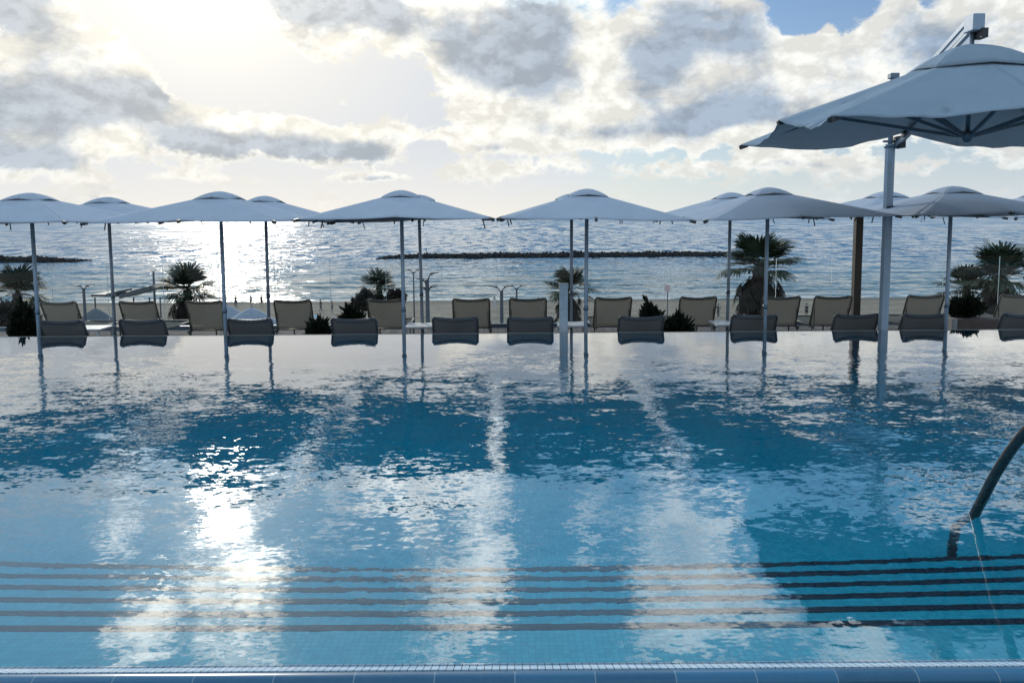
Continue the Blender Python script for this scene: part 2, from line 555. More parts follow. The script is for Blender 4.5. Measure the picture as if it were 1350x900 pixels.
# ================================================================== PARASOLS
def canopy_mesh(hx, hy, z_corner, z_mid, z_peak, sag, inset, p=1.08, r0=0., nr=14, nt=12, wr=0.0, seed=0, thick=.004, sway=None):
    """eight ribs to corners and mid-edges, cloth hanging between them"""
    rnd = random.Random(seed)
    ribs = []
    pts = [(hx, hy, z_corner), (0, hy, z_mid), (-hx, hy, z_corner), (-hx, 0, z_mid), (-hx, -hy, z_corner), (0, -hy, z_mid), (hx, -hy, z_corner), (hx, 0, z_mid)]
    if sway: pts = [(x, y, zz + s) for (x, y, zz), s in zip(pts, sway)]
    b = MB(); vs = []; fs = []
    nseg = 8 * nt
    for i in range(nr + 1):
        u = r0 + (1 - r0) * i / nr
        for k in range(8):
            A, B = Vector(pts[k]), Vector(pts[(k + 1) % 8])
            for j in range(nt):
                tt = j / nt
                q = A.lerp(B, tt)
                bow = 4 * tt * (1 - tt)
                zr = z_peak + (q.z - z_peak) * (u ** p)
                zz = zr - (sag[k] if isinstance(sag, list) else sag) * bow * (u ** 2.2)
                inn = 1 - inset * bow * u
                w = wr * u * bow * (math.sin(9 * tt + 7 * u + k * 2.1 + seed) + .6 * math.sin(23 * tt - 5 * u + k) + .5 * math.sin(31 * tt * u + 3 * k + seed))
                vs.append((q.x * u * inn, q.y * u * inn, zz + w))
    for i in range(nr):
        for k in range(nseg):
            k2 = (k + 1) % nseg
            fs.append((i*nseg + k, (i+1)*nseg + k, (i+1)*nseg + k2, i*nseg + k2))
    b.add(vs, fs, True)
    return b, pts

def solid(o, th):
    es = o.modifiers.new('panel_seams', 'EDGE_SPLIT'); es.split_angle = R(11)
    m = o.modifiers.new('cloth_thickness', 'SOLIDIFY'); m.thickness = th; m.offset = 0
    return o

def make_parasol(seed, h_deck=TZ):
    """square market parasol, origin on the terrace"""
    root = empty('market_parasol', (0, 0, 0))
    zc, zm, zp = 1.575 - h_deck, 1.60 - h_deck, 1.955 - h_deck
    a = 1.2
    rnd = random.Random(seed)
    sway = [rnd.uniform(-.025, .025) for _ in range(8)]
    b, pts = canopy_mesh(a, a, zc, zm, zp, .014, .03, p=1.0, r0=.10, seed=seed, wr=.0012, sway=sway)
    solid(b.build('canopy', M_canopy, root), .006)
    b, _ = canopy_mesh(.265, .265, zp - .084, zp - .052, zp + .034, -.003, .03, p=1.75, nr=8, nt=8, seed=seed)
    solid(b.build('vent_cap', M_canopy, root), .006)
    MB().tube([(0, 0, .03), (0, 0, zp + .02)], .026, 14).build('pole', M_alu, root)
    MB().tube([(0, 0, .9), (0, 0, .96)], .034, 14).build('pole_collar', M_alu_dark, root)
    MB().tube([(0, 0, zp - .34), (0, 0, zp - .26)], .05, 12).build('hub', M_alu_dark, root)
    MB().tube([(0, 0, zp - .06), (0, 0, zp + .0)], .06, 12).build('crown_hub', M_alu_dark, root)
    for (x, y, zz) in pts:
        s = Vector((x * .04, y * .04, zp - .035)); e = Vector((x * 1.005, y * 1.005, zz - .012))
        mb = MB().bar(s, e, .016, .024)
        d = (e - s).normalized()
        rb = mb.build('rib', M_alu_dark, root)
        MB().bar(e - d * .06 + Vector((0,0,-.004)), e + d * .012 + Vector((0,0,-.004)), .03, .036).build('rib_tip', M_black, rb)
        mid = s.lerp(e, .48)
        MB().bar((x * .03, y * .03, zp - .30), mid, .012, .018).build('strut', M_alu_dark, root)
    # straps that hang from the hem
    for k in range(3):
        q = pts[rnd.choice((0, 1, 2, 3, 4, 5, 6, 7))]
        f = rnd.uniform(.82, .94)
        x, y = q[0] * f, q[1] * f
        z0 = q[2] + (1 - f) * .3 - .02
        L = rnd.uniform(.07, .15)
        dx = rnd.uniform(-.05, .05)
        MB().bar((x, y, z0), (x + dx, y, z0 - L), .016, .004, up=(0, 1, 0)).build('tie_strap', M_black, root)
    b = MB().box((-.3, -.3, 0), (.3, .3, .045)); bevel(b.build('base_plate', M_alu_dark, root), .01)
    MB().tube([(0, 0, .04), (0, 0, .30)], .036, 14).build('base_sleeve', M_alu_dark, root)
    return root

fr = [ # pixel x of the pole, depth, label
 (46, 10.3, 'white square parasol by the pool edge, leftmost, its left half beyond the picture'),
 (294, 10.3, 'white square parasol at the pool edge in front of the sun glitter on the sea'),
 (531, 10.3, 'white square parasol by the pool edge above the left end of the long breakwater'),
 (772, 10.3, 'white square parasol at the pool edge just right of the pale square post'),
 (1010, 10.3, 'white square parasol by the pool edge whose pole crosses the large fan palm'),
 (1250, 10.3, 'white square parasol at the pool edge at far right, below the cantilever parasol')]
bk = [
 (147, 12.35, 'white square parasol of the rear row, leftmost, half hidden by front parasols'),
 (352, 12.35, 'white square parasol of the rear row peeking out right of the sun glitter'),
 (556, 12.35, 'white square parasol of the rear row hidden behind the third front parasol'),
 (753, 12.35, 'white square parasol of the rear row hidden behind the one beside the pale square post'),
 (960, 12.35, 'white square parasol of the rear row over the right end of the breakwater'),
 (1164, 12.35, 'white square parasol of the rear row whose pole hides behind the thick cantilever mast'),
 (1372, 12.35, 'white square parasol of the rear row at the right edge, mostly outside')]
jit = random.Random(3)
for row, (lst, grp) in enumerate(((fr, 'white parasols along the pool edge'), (bk, 'white parasols of the rear row'))):
    for i, (px, D, lab) in enumerate(lst):
        o = make_parasol(20 * row + i)
        q = P(px, 360, D)
        o.location = (q.x, D, TZ)
        o.rotation_euler = (R(jit.uniform(-.35, .35)), R(jit.uniform(-.4, .4)) + (R(-.3) if i == 2 else 0), R(jit.uniform(-3, 3)) + (R(6) if (row == 0 and i == 2) else 0))
        tag(o, lab, 'parasol', grp)

# ------------------------------------------------------------------ big cantilever parasol
root = empty('cantilever_parasol', (5.07, 10.42, TZ))
tag(root, 'large grey-white cantilever parasol on a thick mast, hanging over the pool at upper right', 'parasol')
def L(x, y, z): return Vector((x - 5.07, y - 10.42, z - TZ))
cx, cy = 5.09, 8.36
hx, hy = 2.11, 1.36
b, pts = canopy_mesh(hx, hy, 2.52, 2.66, 3.42, [.13, .13, .10, .10, .05, .05, .1, .1], .03, p=.92, r0=.06, nr=26, nt=18, wr=.012, seed=4, sway=[0, 0, .0, 0, 0, -.04, 0, 0])
# canopy in root space
b.v = [(x + cx - 5.07, y + cy - 10.42, z - TZ) for x, y, z in b.v]
cano = solid(b.build('canopy', M_canopy_big, root), .007)
b, _ = canopy_mesh(.60, .40, 3.145, 3.198, 3.46, -.004, .02, p=1.8, nr=8, nt=10, seed=4)
b.v = [(x + cx - 5.07, y + cy - 10.42, z - TZ) for x, y, z in b.v]
solid(b.build('vent_cap', M_canopy_big, root), .007)
hubp = Vector((cx, cy, 2.44))
for (x, y, zz) in pts:
    e = Vector((cx + x * 1.0, cy + y * 1.0, zz - .035))
    s = Vector((cx + x * .05, cy + y * .05, 3.26))
    m_ = s.lerp(e, .5); m_.z += -.03
    rb = MB().bar(L(*s), L(*m_), .03, .045).bar(L(*m_), L(*e), .026, .04).build('rib', M_alu_dark, root)
    MB().bar(L(*(e - (e - m_).normalized() * .09)), L(*(e + (e - m_).normalized() * .012)), .045, .05).build('rib_tip', M_black, rb)
    mid = s.lerp(e, .58); mid.z -= .0
    MB().bar(L(*(hubp + Vector((x * .03, y * .03, .03)))), L(*mid), .022, .036).build('strut', M_alu_dark, root)
MB().tube([L(cx, cy, 2.40), L(cx, cy, 2.47), L(cx, cy, 2.52)], [.03, .075, .06], 14).build('lower_hub', M_alu_dark, root)
MB().tube([L(cx, cy, 2.50), L(cx, cy, 3.66)], .024, 12).build('centre_pole', M_alu_dark, root)
mx, my = 5.19, 10.25
b = MB().tube([L(mx, my, TZ + .02), L(mx, my, 2.53)], .066, 8)
b.sm = [False] * len(b.sm)
b.build('mast', M_alu, root)
MB().tube([L(mx, my, 2.53), L(mx, my, 3.46)], .032, 12).build('mast_rod', M_alu, root)
mc = MB().box(L(mx - .05, my - .05, 3.44), L(mx + .07, my + .05, 3.51)).build('mast_cap', M_alu_dark, root); bevel(mc, .008)
MB().tube([L(mx, my, 2.51), L(mx, my, 2.56)], .076, 12).build('mast_collar', M_alu_dark, root)
head = Vector((cx - .0, cy - .02, 3.71))
a0 = Vector((mx + .02, my, 2.98))
arm = MB().bar(L(*(a0 + Vector((-.045, 0, .06)))), L(*(head + Vector((-.045, 0, .03)))), .03, .05).bar(L(*(a0 + Vector((.045, 0, .06)))), L(*(head + Vector((.045, 0, .03)))), .03, .05)
arm.bar(L(*(a0 + Vector((0, 0, -.02)))), L(*(head + Vector((0, 0, -.07)))), .05, .04)
arm.build('arm', M_alu, root)
hd = MB().box(L(head.x - .065, head.y - .10, head.z - .12), L(head.x + .065, head.y + .08, head.z + .06)).build('arm_head', M_alu, root); bevel(hd, .012)
MB().box(L(head.x + .02, head.y - .12, head.z - .2), L(head.x + .09, head.y + .02, head.z - .10)).build('arm_joint', M_black, root)
MB().bar(L(mx + .05, my - .05, 2.53), L(cx + .25, 9.2, 3.05), .045, .06).build('tilt_strut', M_alu_dark, root)
MB().box(L(mx + .05, my - .16, 2.50), L(mx + .13, my + .02, 2.66)).build('knuckle', M_black, root)
MB().bar(L(mx - .10, my, 2.60), L(mx + .10, my, 2.60), .03, .03).build('winch_axle', M_alu_dark, root)
MB().box(L(mx - .055, my - .085, 1.62), L(mx + .055, my - .066, 1.72)).build('crank_socket', M_black, root)
bb_ = MB().box(L(mx - .3, my + .09, TZ), L(mx + .3, my + .6, TZ + .05)).build('base_plate', M_alu_dark, root)

# ------------------------------------------------------------------ brown post behind
q = P(1130, 345, 13.6)
post = empty('timber_post', (q.x, 13.6, TZ))
tag(post, 'thick dark brown post standing between the rear loungers left of the cantilever mast', 'post')
bevel(MB().box((-.065, -.065, 0), (.065, .065, 2.25)).build('shaft', M_wood_post, post), .008)
bevel(MB().box((-.09, -.09, 2.25), (.09, .09, 2.29)).build('post_cap', M_alu_dark, post), .005)

# pale square post at the pool edge
q = P(743, 410, 10.42)
post = empty('square_post', (q.x, 10.42, TZ))
tag(post, 'short pale grey square post standing at the pool edge left of a parasol pole', 'post')
bevel(MB().box((-.058, -.058, 0), (.058, .058, 1.25)).build('shaft', M_frame_pale, post), .006)
bevel(MB().box((-.064, -.064, 1.25), (.064, .064, 1.272)).build('post_cap', M_frame_pale, post), .004)

# ================================================================== LOUNGERS
def make_lounger(sling, frame, ang):
    """origin on the deck under the top of the backrest; feet towards +Y (the sea)"""
    root = empty('sun_lounger', (0, 0, 0))
    w = .32
    hz = .27; L_ = .575
    top = Vector((0, 0, hz + L_ * math.sin(ang)))
    hy_ = L_ * math.cos(ang)
    # backrest frame
    def bp(x, s): return Vector((x, hy_ - s * math.cos(ang), hz + s * math.sin(ang)))
    pts = []
    b = MB()
    b.tube([bp(-w, 0), bp(-w, L_ - .03), bp(-w + .02, L_ - .004), bp(-w + .05, L_)], .014, 8)
    b.tube([bp(w, 0), bp(w, L_ - .03), bp(w - .02, L_ - .004), bp(w - .05, L_)], .014, 8)
    n = 12
    top_pts = []
    for i in range(n + 1):
        tt = i / n; x = (-w + .05) + (2 * w - .10) * tt
        top_pts.append(bp(x, L_ - .028 * 4 * tt * (1 - tt)) + Vector((0, .012 * 4 * tt * (1 - tt), 0)))
    b.tube(top_pts, .011, 8)
    bf = b.build('backrest_frame', frame, root)
    # sling of the backrest: slightly hollow
    vs = []; fs = []
    nu, nv = 12, 8
    for j in range(nv + 1):
        for i in range(nu + 1):
            tt = i / nu; x = -w + .012 + (2 * w - .024) * tt
            s = (L_ - .012 - .028 * 4 * tt * (1 - tt)) * j / nv + .01
            q = bp(x, s)
            q.y += .02 * 4 * tt * (1 - tt); q.z -= .012 * 4 * tt * (1 - tt)
            vs.append(q)
    for j in range(nv):
        for i in range(nu):
            a = j * (nu + 1) + i
            fs.append((a, a + 1, a + nu + 2, a + nu + 1))
    bb = MB(); bb.add(vs, fs, True)
    solid(bb.build('backrest', sling, root), .004)
    hem = MB().tube([p_ + Vector((0, .001, -.020)) for p_ in top_pts], .020, 8).build('sling_hem', sling, root)
    # seat
    SL = 1.18
    vs = []; fs = []
    nv = 12
    for j in range(nv + 1):
        for i in range(nu + 1):
            tt = i / nu
            x = -w + .012 + (2 * w - .024) * tt
            vs.append((x, hy_ + .01 + SL * j / nv, hz - .022 * 4 * tt * (1 - tt)))
    for j in range(nv):
        for i in range(nu):
            a = j * (nu + 1) + i
            fs.append((a, a + 1, a + nu + 2, a + nu + 1))
    bb = MB(); bb.add(vs, fs, True)
    solid(bb.build('seat', sling, root), .004)
    b = MB()
    b.tube([(-w, hy_ - .16, hz - .02), (-w, hy_ + SL, hz - .0), (-w + .04, hy_ + SL + .03, hz), (w - .04, hy_ + SL + .03, hz), (w, hy_ + SL, hz), (w, hy_ - .16, hz - .02)], .016, 8)
    b.tube([(-w, hy_, hz - .01), (w, hy_, hz - .01)], .012, 8)
    b.build('seat_frame', frame, root)
    for sx in (-1, 1):
        for yy_ in (hy_ - .1, hy_ + SL - .12):
            MB().tube([(sx * w, yy_, hz - .01), (sx * (w + .005), yy_ + .02, .0)], .014, 8).build('leg', frame, root)
        MB().bar((sx * (w - .03), hy_ - .12, hz - .05), bp(sx * (w - .03), .34), .014, .014).build('back_stay', frame, root)
    return root, 0

F_ANG, B_ANG = R(66), R(68)
dark, _ = make_lounger(M_sling_dark, M_frame_dark, F_ANG)
beige, _ = make_lounger(M_sling_beige, M_frame_taupe, B_ANG)
front = [
 (79, 'blue-grey lounger at the pool edge right beside the leftmost parasol pole'),
 (186, 'blue-grey lounger at the pool edge, second from the left, right of the slim rear pole'),
 (328, 'blue-grey lounger at the pool edge just below the sun glitter, third from the left'),
 (466, 'blue-grey lounger at the pool edge with a spiky dark shrub behind its left side'),
 (600, 'blue-grey lounger at the pool edge beside the small white table and double pole'),
 (699, 'blue-grey lounger at the pool edge left of the pale square post'),
 (846, 'blue-grey lounger at the pool edge in front of the long low dark shrub'),
 (995, 'grey lounger at the pool edge standing in front of the large fan palm'),
 (1130, 'grey lounger at the pool edge directly left of the thick cantilever mast'),
 (1220, 'grey lounger at the pool edge between the cantilever mast and the brown planter'),
 (1352, 'grey lounger at the pool edge cut by the right edge of the picture'),
 (-22, 'blue-grey lounger at the pool edge beyond the left edge of the picture')]
back = [
 (76, 'beige lounger in the rear row, leftmost, above the first blue-grey lounger', 10.),
 (180, 'beige lounger in the rear row in front of the slanted beach awning', 0),
 (268, 'beige lounger in the rear row in front of the left fan palm with brown skirt', 0),
 (385, 'beige lounger in the rear row right of the pale beach parasols', 0),
 (508, 'beige lounger in the rear row behind the small bushy palm', 0),
 (621, 'beige lounger in the rear row behind the gap after the double pole', 0),
 (696, 'beige lounger in the rear row directly left of the pale square post', 0),
 (809, 'beige lounger in the rear row just left of the long dark shrub', 0),
 (921, 'beige lounger in the rear row right of the long dark shrub', 0),
 (1031, 'beige lounger in the rear row right of the big palm trunk', 0),
 (1099, 'beige lounger in the rear row left of the thick brown post', 0),
 (1221, 'beige lounger in the rear row touching the pole of the far right parasol', 0),
 (1344, 'beige lounger in the rear row cut by the right picture edge', 0)]
rn = random.Random(11)
def place(o, px, py, D, lab, grp):
    q = P(px, py, D)
    o.location = (q.x, D, TZ)
    o.rotation_euler = (0, 0, R(rn.uniform(-2.5, 2.5)))
    tag(o, lab, 'sun lounger', grp)
for i, (px, lab) in enumerate(front[:11]):
    o = dark if i == 0 else copy_tree(dark)
    place(o, px, 420, 10.42 + rn.uniform(-.03, .03), lab, 'dark loungers along the pool edge')
for i, (px, lab, _) in enumerate(back):
    o = beige if i == 0 else copy_tree(beige)
    place(o, px, 394, 12.78 + rn.uniform(-.05, .05), lab, 'beige loungers of the rear row')

# small side tables
def make_table():
    root = empty('side_table', (0, 0, 0))
    bevel(MB().box((-.24, -.24, .43), (.24, .24, .46)).build('table_top', M_table, root), .006)
    for sx in (-1, 1):
        for sy in (-1, 1):
            MB().bar((sx * .20, sy * .20, 0), (sx * .20, sy * .20, .43), .03, .03).build('leg', M_table, root)
    return root
tb = make_table()
for i, (px, lab) in enumerate([
    (133, 'small white side table between the first two blue-grey loungers'),
    (557, 'small white side table at the foot of the double pole'),
    (752, 'small white side table right behind the pale square post'),
    (953, 'small white side table left of the big fan palm trunk')]):
    o = tb if i == 0 else copy_tree(tb)
    q = P(px, 424, 12.3)
    o.location = (q.x + (.0), 12.05, TZ)
    tag(o, lab, 'side table', 'white side tables between the loungers')

# ------------------------------------------------------------------ glass balustrade
gr = empty('glass_railing', (0, TE - .06, TZ))
tag(gr, 'clear frameless glass balustrade along the sea side of the terrace', 'railing')
pw = 1.122
xo = P(1023, 370, TE - .06).x
k0 = int((-12 - xo) / pw)
for k in range(k0, k0 + 22):
    xa = xo + k * pw
    MB().box((xa + .008, -.006, .02), (xa + pw - .008, .006, 1.36)).build('glass_panel', M_glass, gr)
    MB().box((xa - .0025, -.006, .02), (xa + .0025, .006, 1.36)).build('panel_edge', M_edge, gr)
MB().box((-13, -.03, 0), (13, .03, .07)).build('base_rail', M_alu_dark, gr)

# ================================================================== PLANTS
def fan_leaf(b, base, d, up, size, rnd, droop=.3, nb=16, spread=2.2, w=.035):
    """one palmate leaf: narrow blades fanning from the end of the stalk"""
    d = d.normalized()
    side = d.cross(up)
    if side.length < .05: side = Vector((1, 0, 0))
    side.normalize(); nrm = side.cross(d).normalized()
    for i in range(nb):
        a = -spread / 2 + spread * i / (nb - 1) + rnd.uniform(-.05, .05)
        l = size * (1 - .22 * abs(a) / (spread / 2)) * rnd.uniform(.85, 1.05)
        v = d * math.cos(a) + side * math.sin(a)
        wv = v.cross(nrm).normalized() * w * size
        p0 = base
        p1 = base + v * l * .55 + nrm * .04 * size
        p2 = base + v * l * .82 - Vector((0, 0, droop * l * .18))
        p3 = base + v * l * .98 - Vector((0, 0, droop * l * .50))
        b.add([p0 - wv * .3, p0 + wv * .3, p1 + wv, p1 - wv, p2 + wv * .7, p2 - wv * .7, p3], [(0, 1, 2, 3), (3, 2, 4, 5), (5, 4, 6)])

def make_palm(cpos, gz, R_, nl, skirt, seed, label, trunk_r=.2, up_bias=0.0):
    rnd = random.Random(seed)
    root = empty('fan_palm', (cpos.x, cpos.y, gz))
    tag(root, label, 'palm tree', 'fan palms between the terrace and the beach')
    H = cpos.z - gz
    pts = [(0.12 * math.sin(i * .7 + seed), 0, H * i / 10) for i in range(11)]
    off = pts[10][0]
    pts = [(x - off, y, z) for x, y, z in pts]
    MB().tube(pts, [trunk_r * (1.25 - .35 * i / 10) for i in range(11)], 12).build('trunk', M_trunk, root)
    b = MB()
    for i in range(nl):
        az = rnd.uniform(0, 2 * math.pi)
        el = R(rnd.choice((rnd.uniform(-15, 35), rnd.uniform(15, 80))))
        el = max(R(-18), el + up_bias)
        d = Vector((math.cos(az) * math.cos(el), math.sin(az) * math.cos(el), math.sin(el)))
        ls = R_ * rnd.uniform(.30, .50)
        tip = Vector((0, 0, H)) + d * ls
        tip.z -= .05 * R_
        b.tube([Vector((0, 0, H - .1)), Vector((0, 0, H)) + d * ls * .5 + Vector((0, 0, .03 * R_)), tip], [.02, .015, .012], 4, False)
        fan_leaf(b, tip, d + Vector((0, 0, rnd.uniform(-.25, .05))), Vector((0, 0, 1)), R_ * rnd.uniform(.52, .68), rnd, droop=rnd.uniform(.1, .5), w=.038)
    b.build('crown', M_leaf, root)
    if skirt:
        b = MB()
        for i in range(skirt):
            az = rnd.uniform(0, 2 * math.pi)
            el = R(rnd.uniform(-75, -20))
            d = Vector((math.cos(az) * math.cos(el), math.sin(az) * math.cos(el), math.sin(el)))
            st = Vector((0, 0, H - rnd.uniform(.0, R_ * .55)))
            tip = st + d * R_ * rnd.uniform(.2, .55)
            b.tube([st, tip], [.015, .01], 4, False)
            fan_leaf(b, tip, Vector((d.x * .35, d.y * .35, -1)), Vector((d.x, d.y, .2)), R_ * rnd.uniform(.35, .55), rnd, droop=.2, nb=10, spread=1.3, w=.035)
        b.build('dead_fronds', M_dead, root)
    return root

GZ = -9.5
make_palm(P(247, 383, 44), GZ, 2.0, 40, 90, 1, 'fan palm with a shaggy brown skirt behind the third rear lounger from the left', .26)
make_palm(P(22, 387, 36), GZ, 1.9, 34, 70, 2, 'fan palm at the left edge of the picture behind the leftmost parasol pole', .22)
make_palm(P(499, 378, 46), GZ, 1.6, 32, 26, 3, 'small fan palm rising out of round bushes left of the third parasol pole', .2)
make_palm(P(750, 382, 42), GZ, 1.8, 34, 40, 4, 'fan palm behind the pale square post and its parasol poles', .22)
make_palm(P(1002, 352, 32), GZ, 2.0, 44, 110, 5, 'largest fan palm, with a thick trunk, between the two right-hand slim parasol poles', .32)
make_palm(P(1320, 366, 30), GZ, 1.8, 44, 60, 6, 'broad bushy fan palm cut by the right edge of the picture', .28)
make_palm(P(1274, 382, 31), GZ, 1.3, 32, 40, 8, 'lower fan palm head beside the parasol pole at far right', .18)

def make_shrub(pos, rx, ry, rz, n, seed, label, leaf=.10, kind='shrub', mat=None, spiky=True, stem_h=.1, group=None):
    rnd = random.Random(seed)
    root = empty('shrub', pos)
    tag(root, label, 'shrub', group)
    MB().tube([(0, 0, 0), (.01, 0, stem_h), (.0, .02, stem_h + rz * .6)], [.03, .025, .015], 6).build('stem', M_trunk, root)
    b = MB()
    for i in range(n):
        while True:
            v = Vector((rnd.uniform(-1, 1), rnd.uniform(-1, 1), rnd.uniform(-.6, 1)))
            if v.length < 1: break
        lump = .75 + .35 * math.sin(v.x * 5 + seed) * math.cos(v.y * 4 + seed * 2)
        c = Vector((v.x * rx * lump, v.y * ry * lump, stem_h + rz * (.45 + .6 * v.z * lump)))
        if spiky:
            d = (Vector((v.x, v.y, abs(v.z) + .35)) + Vector((rnd.uniform(-.5, .5), rnd.uniform(-.5, .5), rnd.uniform(-.1, .7)))).normalized()
        else:
            d = Vector((rnd.gauss(0, 1), rnd.gauss(0, 1), rnd.gauss(0, 1))).normalized()
        s = d.cross(Vector((rnd.uniform(-1, 1), rnd.uniform(-1, 1), .2))).normalized()
        l = leaf * rnd.uniform(.6, 1.3); w = l * (.16 if spiky else .38)
        b.add([c, c + d * l * .5 + s * w, c + d * l, c + d * l * .5 - s * w], [(0, 1, 2, 3)])
    b.build('foliage', mat or M_shrub, root)
    return root
def shrub_px(px, py, D, rx, rz, n, seed, label, **k):
    q = P(px, py, D)
    top = q.z - TZ + rz * .5
    return make_shrub((q.x, D, TZ), rx, .22, top - .10, n, seed, label, stem_h=.06, group='dark shrubs on the terrace', **k)
D_ = 11.9
shrub_px(462, 414, D_, .16, .30, 1500, 1, 'upright spiky dark shrub behind the fourth blue-grey lounger from the left', leaf=.14)
shrub_px(421, 429, D_ - .3, .15, .24, 1200, 2, 'low dark shrub at the pool edge left of the fourth blue-grey lounger', leaf=.13)
shrub_px(857, 411, D_, .17, .30, 1500, 3, 'dark leafy shrub standing up behind the blue-grey lounger right of the pale post', leaf=.14)
shrub_px(893, 425, D_ - .3, .22, .24, 1700, 4, 'low spreading dark shrub right of the lounger beside the upright leafy one', leaf=.13)
shrub_px(31, 418, D_, .17, .44, 2200, 5, 'dense dark shrub left of the leftmost blue-grey lounger', leaf=.14)
q = P(1273, 409, 11.75)
make_shrub((q.x, 11.70, TZ + .47), .24, .15, .36, 1500, 6, 'dark leafy shrub growing out of the brown planter at right', leaf=.13, stem_h=.03, group='dark shrubs on the terrace')
# planter box under the last one
q = P(1281, 430, 11.6)
pl = empty('planter', (q.x, 11.6, TZ)); tag(pl, 'low brown rectangular planter behind the pool edge at right', 'planter')
bevel(MB().box((-.34, -.2, 0), (.34, .2, .575)).build('box', M_planter, pl), .01)
bevel(MB().box((-.43, -.2, 0), (-.345, .2, .585)).build('end_panel', M_wall, pl), .008)
# round bushes at the foot of the small palm and beside
def far_bush(px, py, D, r, n, seed, label):
    q = P(px, py, D)
    o = make_shrub((q.x, D, GZ), r, r, r * 1.5, n, seed, label, leaf=.28, spiky=False, stem_h=q.z - GZ - r * .7, mat=M_dead, group='round bushes below the terrace')
    return o
far_bush(481, 398, 44, .75, 2200, 11, 'round dusty bush at the left foot of the small fan palm')
far_bush(523, 393, 45, .6, 1500, 12, 'round dusty bush at the right of the small fan palm behind the pole')
far_bush(8, 418, 34, .8, 1500, 13, 'round dusty bush under the palm at the left picture edge')

# ================================================================== BEACH THINGS
def ground_hit(px, py):
    r = ray(px, py)
    y = 20.
    while y < 124:
        if CAM_H + r.z / r.y * y <= sand_z(y): break
        y += .25
    return Vector((r.x / r.y * y, y, sand_z(y)))

def make_lamp(px, py_top, D, headw, label, heads, thick=.09):
    q = P(px, py_top, D)
    gz = sand_z(D)
    root = empty('street_lamp', (q.x, D, gz)); tag(root, label, 'street lamp', 'lamps on the beach promenade')
    H = q.z - gz
    MB().tube([(0, 0, 0), (0, 0, H * .98)], [thick, thick * .75], 10).build('pole', M_lamp, root)
    for (side, dz, k) in heads:
        zz = H + dz
        hh = headw * k
        MB().tube([(0, 0, zz - .35), (side * hh * .25, 0, zz - .04), (side * hh * .5, 0, zz)], .03, 6).build('arm', M_lamp, root)
        b = MB()
        b.add([(side * hh * .3, -.14, zz), (side * hh, -.14, zz + .06), (side * hh, .14, zz + .06), (side * hh * .3, .14, zz),
               (side * hh * .3, -.14, zz + .07), (side * hh, -.14, zz + .10), (side * hh, .14, zz + .10), (side * hh * .3, .14, zz + .07)],
              [(0,3,2,1),(4,5,6,7),(0,1,5,4),(1,2,6,5),(2,3,7,6),(3,0,4,7)])
        b.build('lamp_head', M_lamp, root)
    return root
make_lamp(110, 377, 50, .72, 'street lamp with two flat wing heads left of the slanted beach awning', [(-1, 0, 1), (1, 0, 1)], .12)
make_lamp(202, 356, 88, .75, 'tall distant street lamp with two heads left of the brown-skirted palm', [(-1, 0, 1), (1, 0, 1)], .16)
make_lamp(563, 364, 36, .62, 'dark street lamp with heads at two heights behind the double pole', [(-1, -.2, .8), (1, .1, .9), (1, -.55, .8), (-1, -.6, .6)], .13)
make_lamp(545, 356, 60, .9, 'street lamp with thin arched heads left of the double pole', [(-1, 0, 1), (1, 0, 1)], .07)
make_lamp(661, 380, 44, .75, 'dark two-headed street lamp left of the curved-head lamp near the pale square post', [(-1, .05, 1), (1, .05, .7)], .14)
make_lamp(681, 378, 60, .85, 'street lamp with two curved heads directly above the lounger by the pale post', [(-1, .05, 1), (1, .05, 1)], .10)

# sign on a pole
q = P(880, 380, 45)
sg = empty('beach_sign', (q.x, 45, sand_z(45))); tag(sg, 'small square sign on a thin pole in front of the surf', 'sign')
MB().tube([(0, 0, 0), (0, 0, q.z - sand_z(45) - .2)], .04, 8).build('pole', M_lamp, sg)
zz = q.z - sand_z(45)
bevel(MB().box((-.16, -.02, zz - .2), (.16, .02, zz + .2)).build('sign_board', M_sign, sg), .01)

# awning of the beach café
c0 = P(165, 388, 70)
av = empty('beach_awning', (c0.x, 70, sand_z(70))); tag(av, 'slanted dark awning on posts on the beach behind the second rear lounger from the left', 'awning')
def loc(px, py, D): 
    q = P(px, py, D); return Vector((q.x - c0.x, D - 70, q.z - sand_z(70)))
def slab(a, b_, depth, th, name, mat, par):
    m_ = MB()
    a2, b2 = a + Vector((0, depth, .0)), b_ + Vector((0, depth, .0))
    u = Vector((0, 0, th))
    m_.add([a, b_, b2, a2, a + u, b_ + u, b2 + u, a2 + u], [(0,3,2,1),(4,5,6,7),(0,1,5,4),(1,2,6,5),(2,3,7,6),(3,0,4,7)])
    return m_.build(name, mat, par)
slab(loc(157, 394, 69), loc(198, 383, 69), 3.5, .45, 'sloping_roof', M_roof, av)
slab(loc(199, 382, 69), loc(213, 381, 69), 3.5, .22, 'flat_roof', M_roof, av)
slab(loc(120, 391, 69), loc(156, 391, 69), 3.5, .20, 'low_roof', M_lamp, av)
slab(loc(140, 390, 69), loc(156, 386, 69), 2.5, .20, 'small_roof', M_roof, av)
for px in (125, 150, 176, 197, 211):
    q = loc(px, 392, 69.5)
    MB().tube([(q.x, q.y, 0), (q.x, q.y, q.z)], .07, 8).build('post', M_lamp, av)

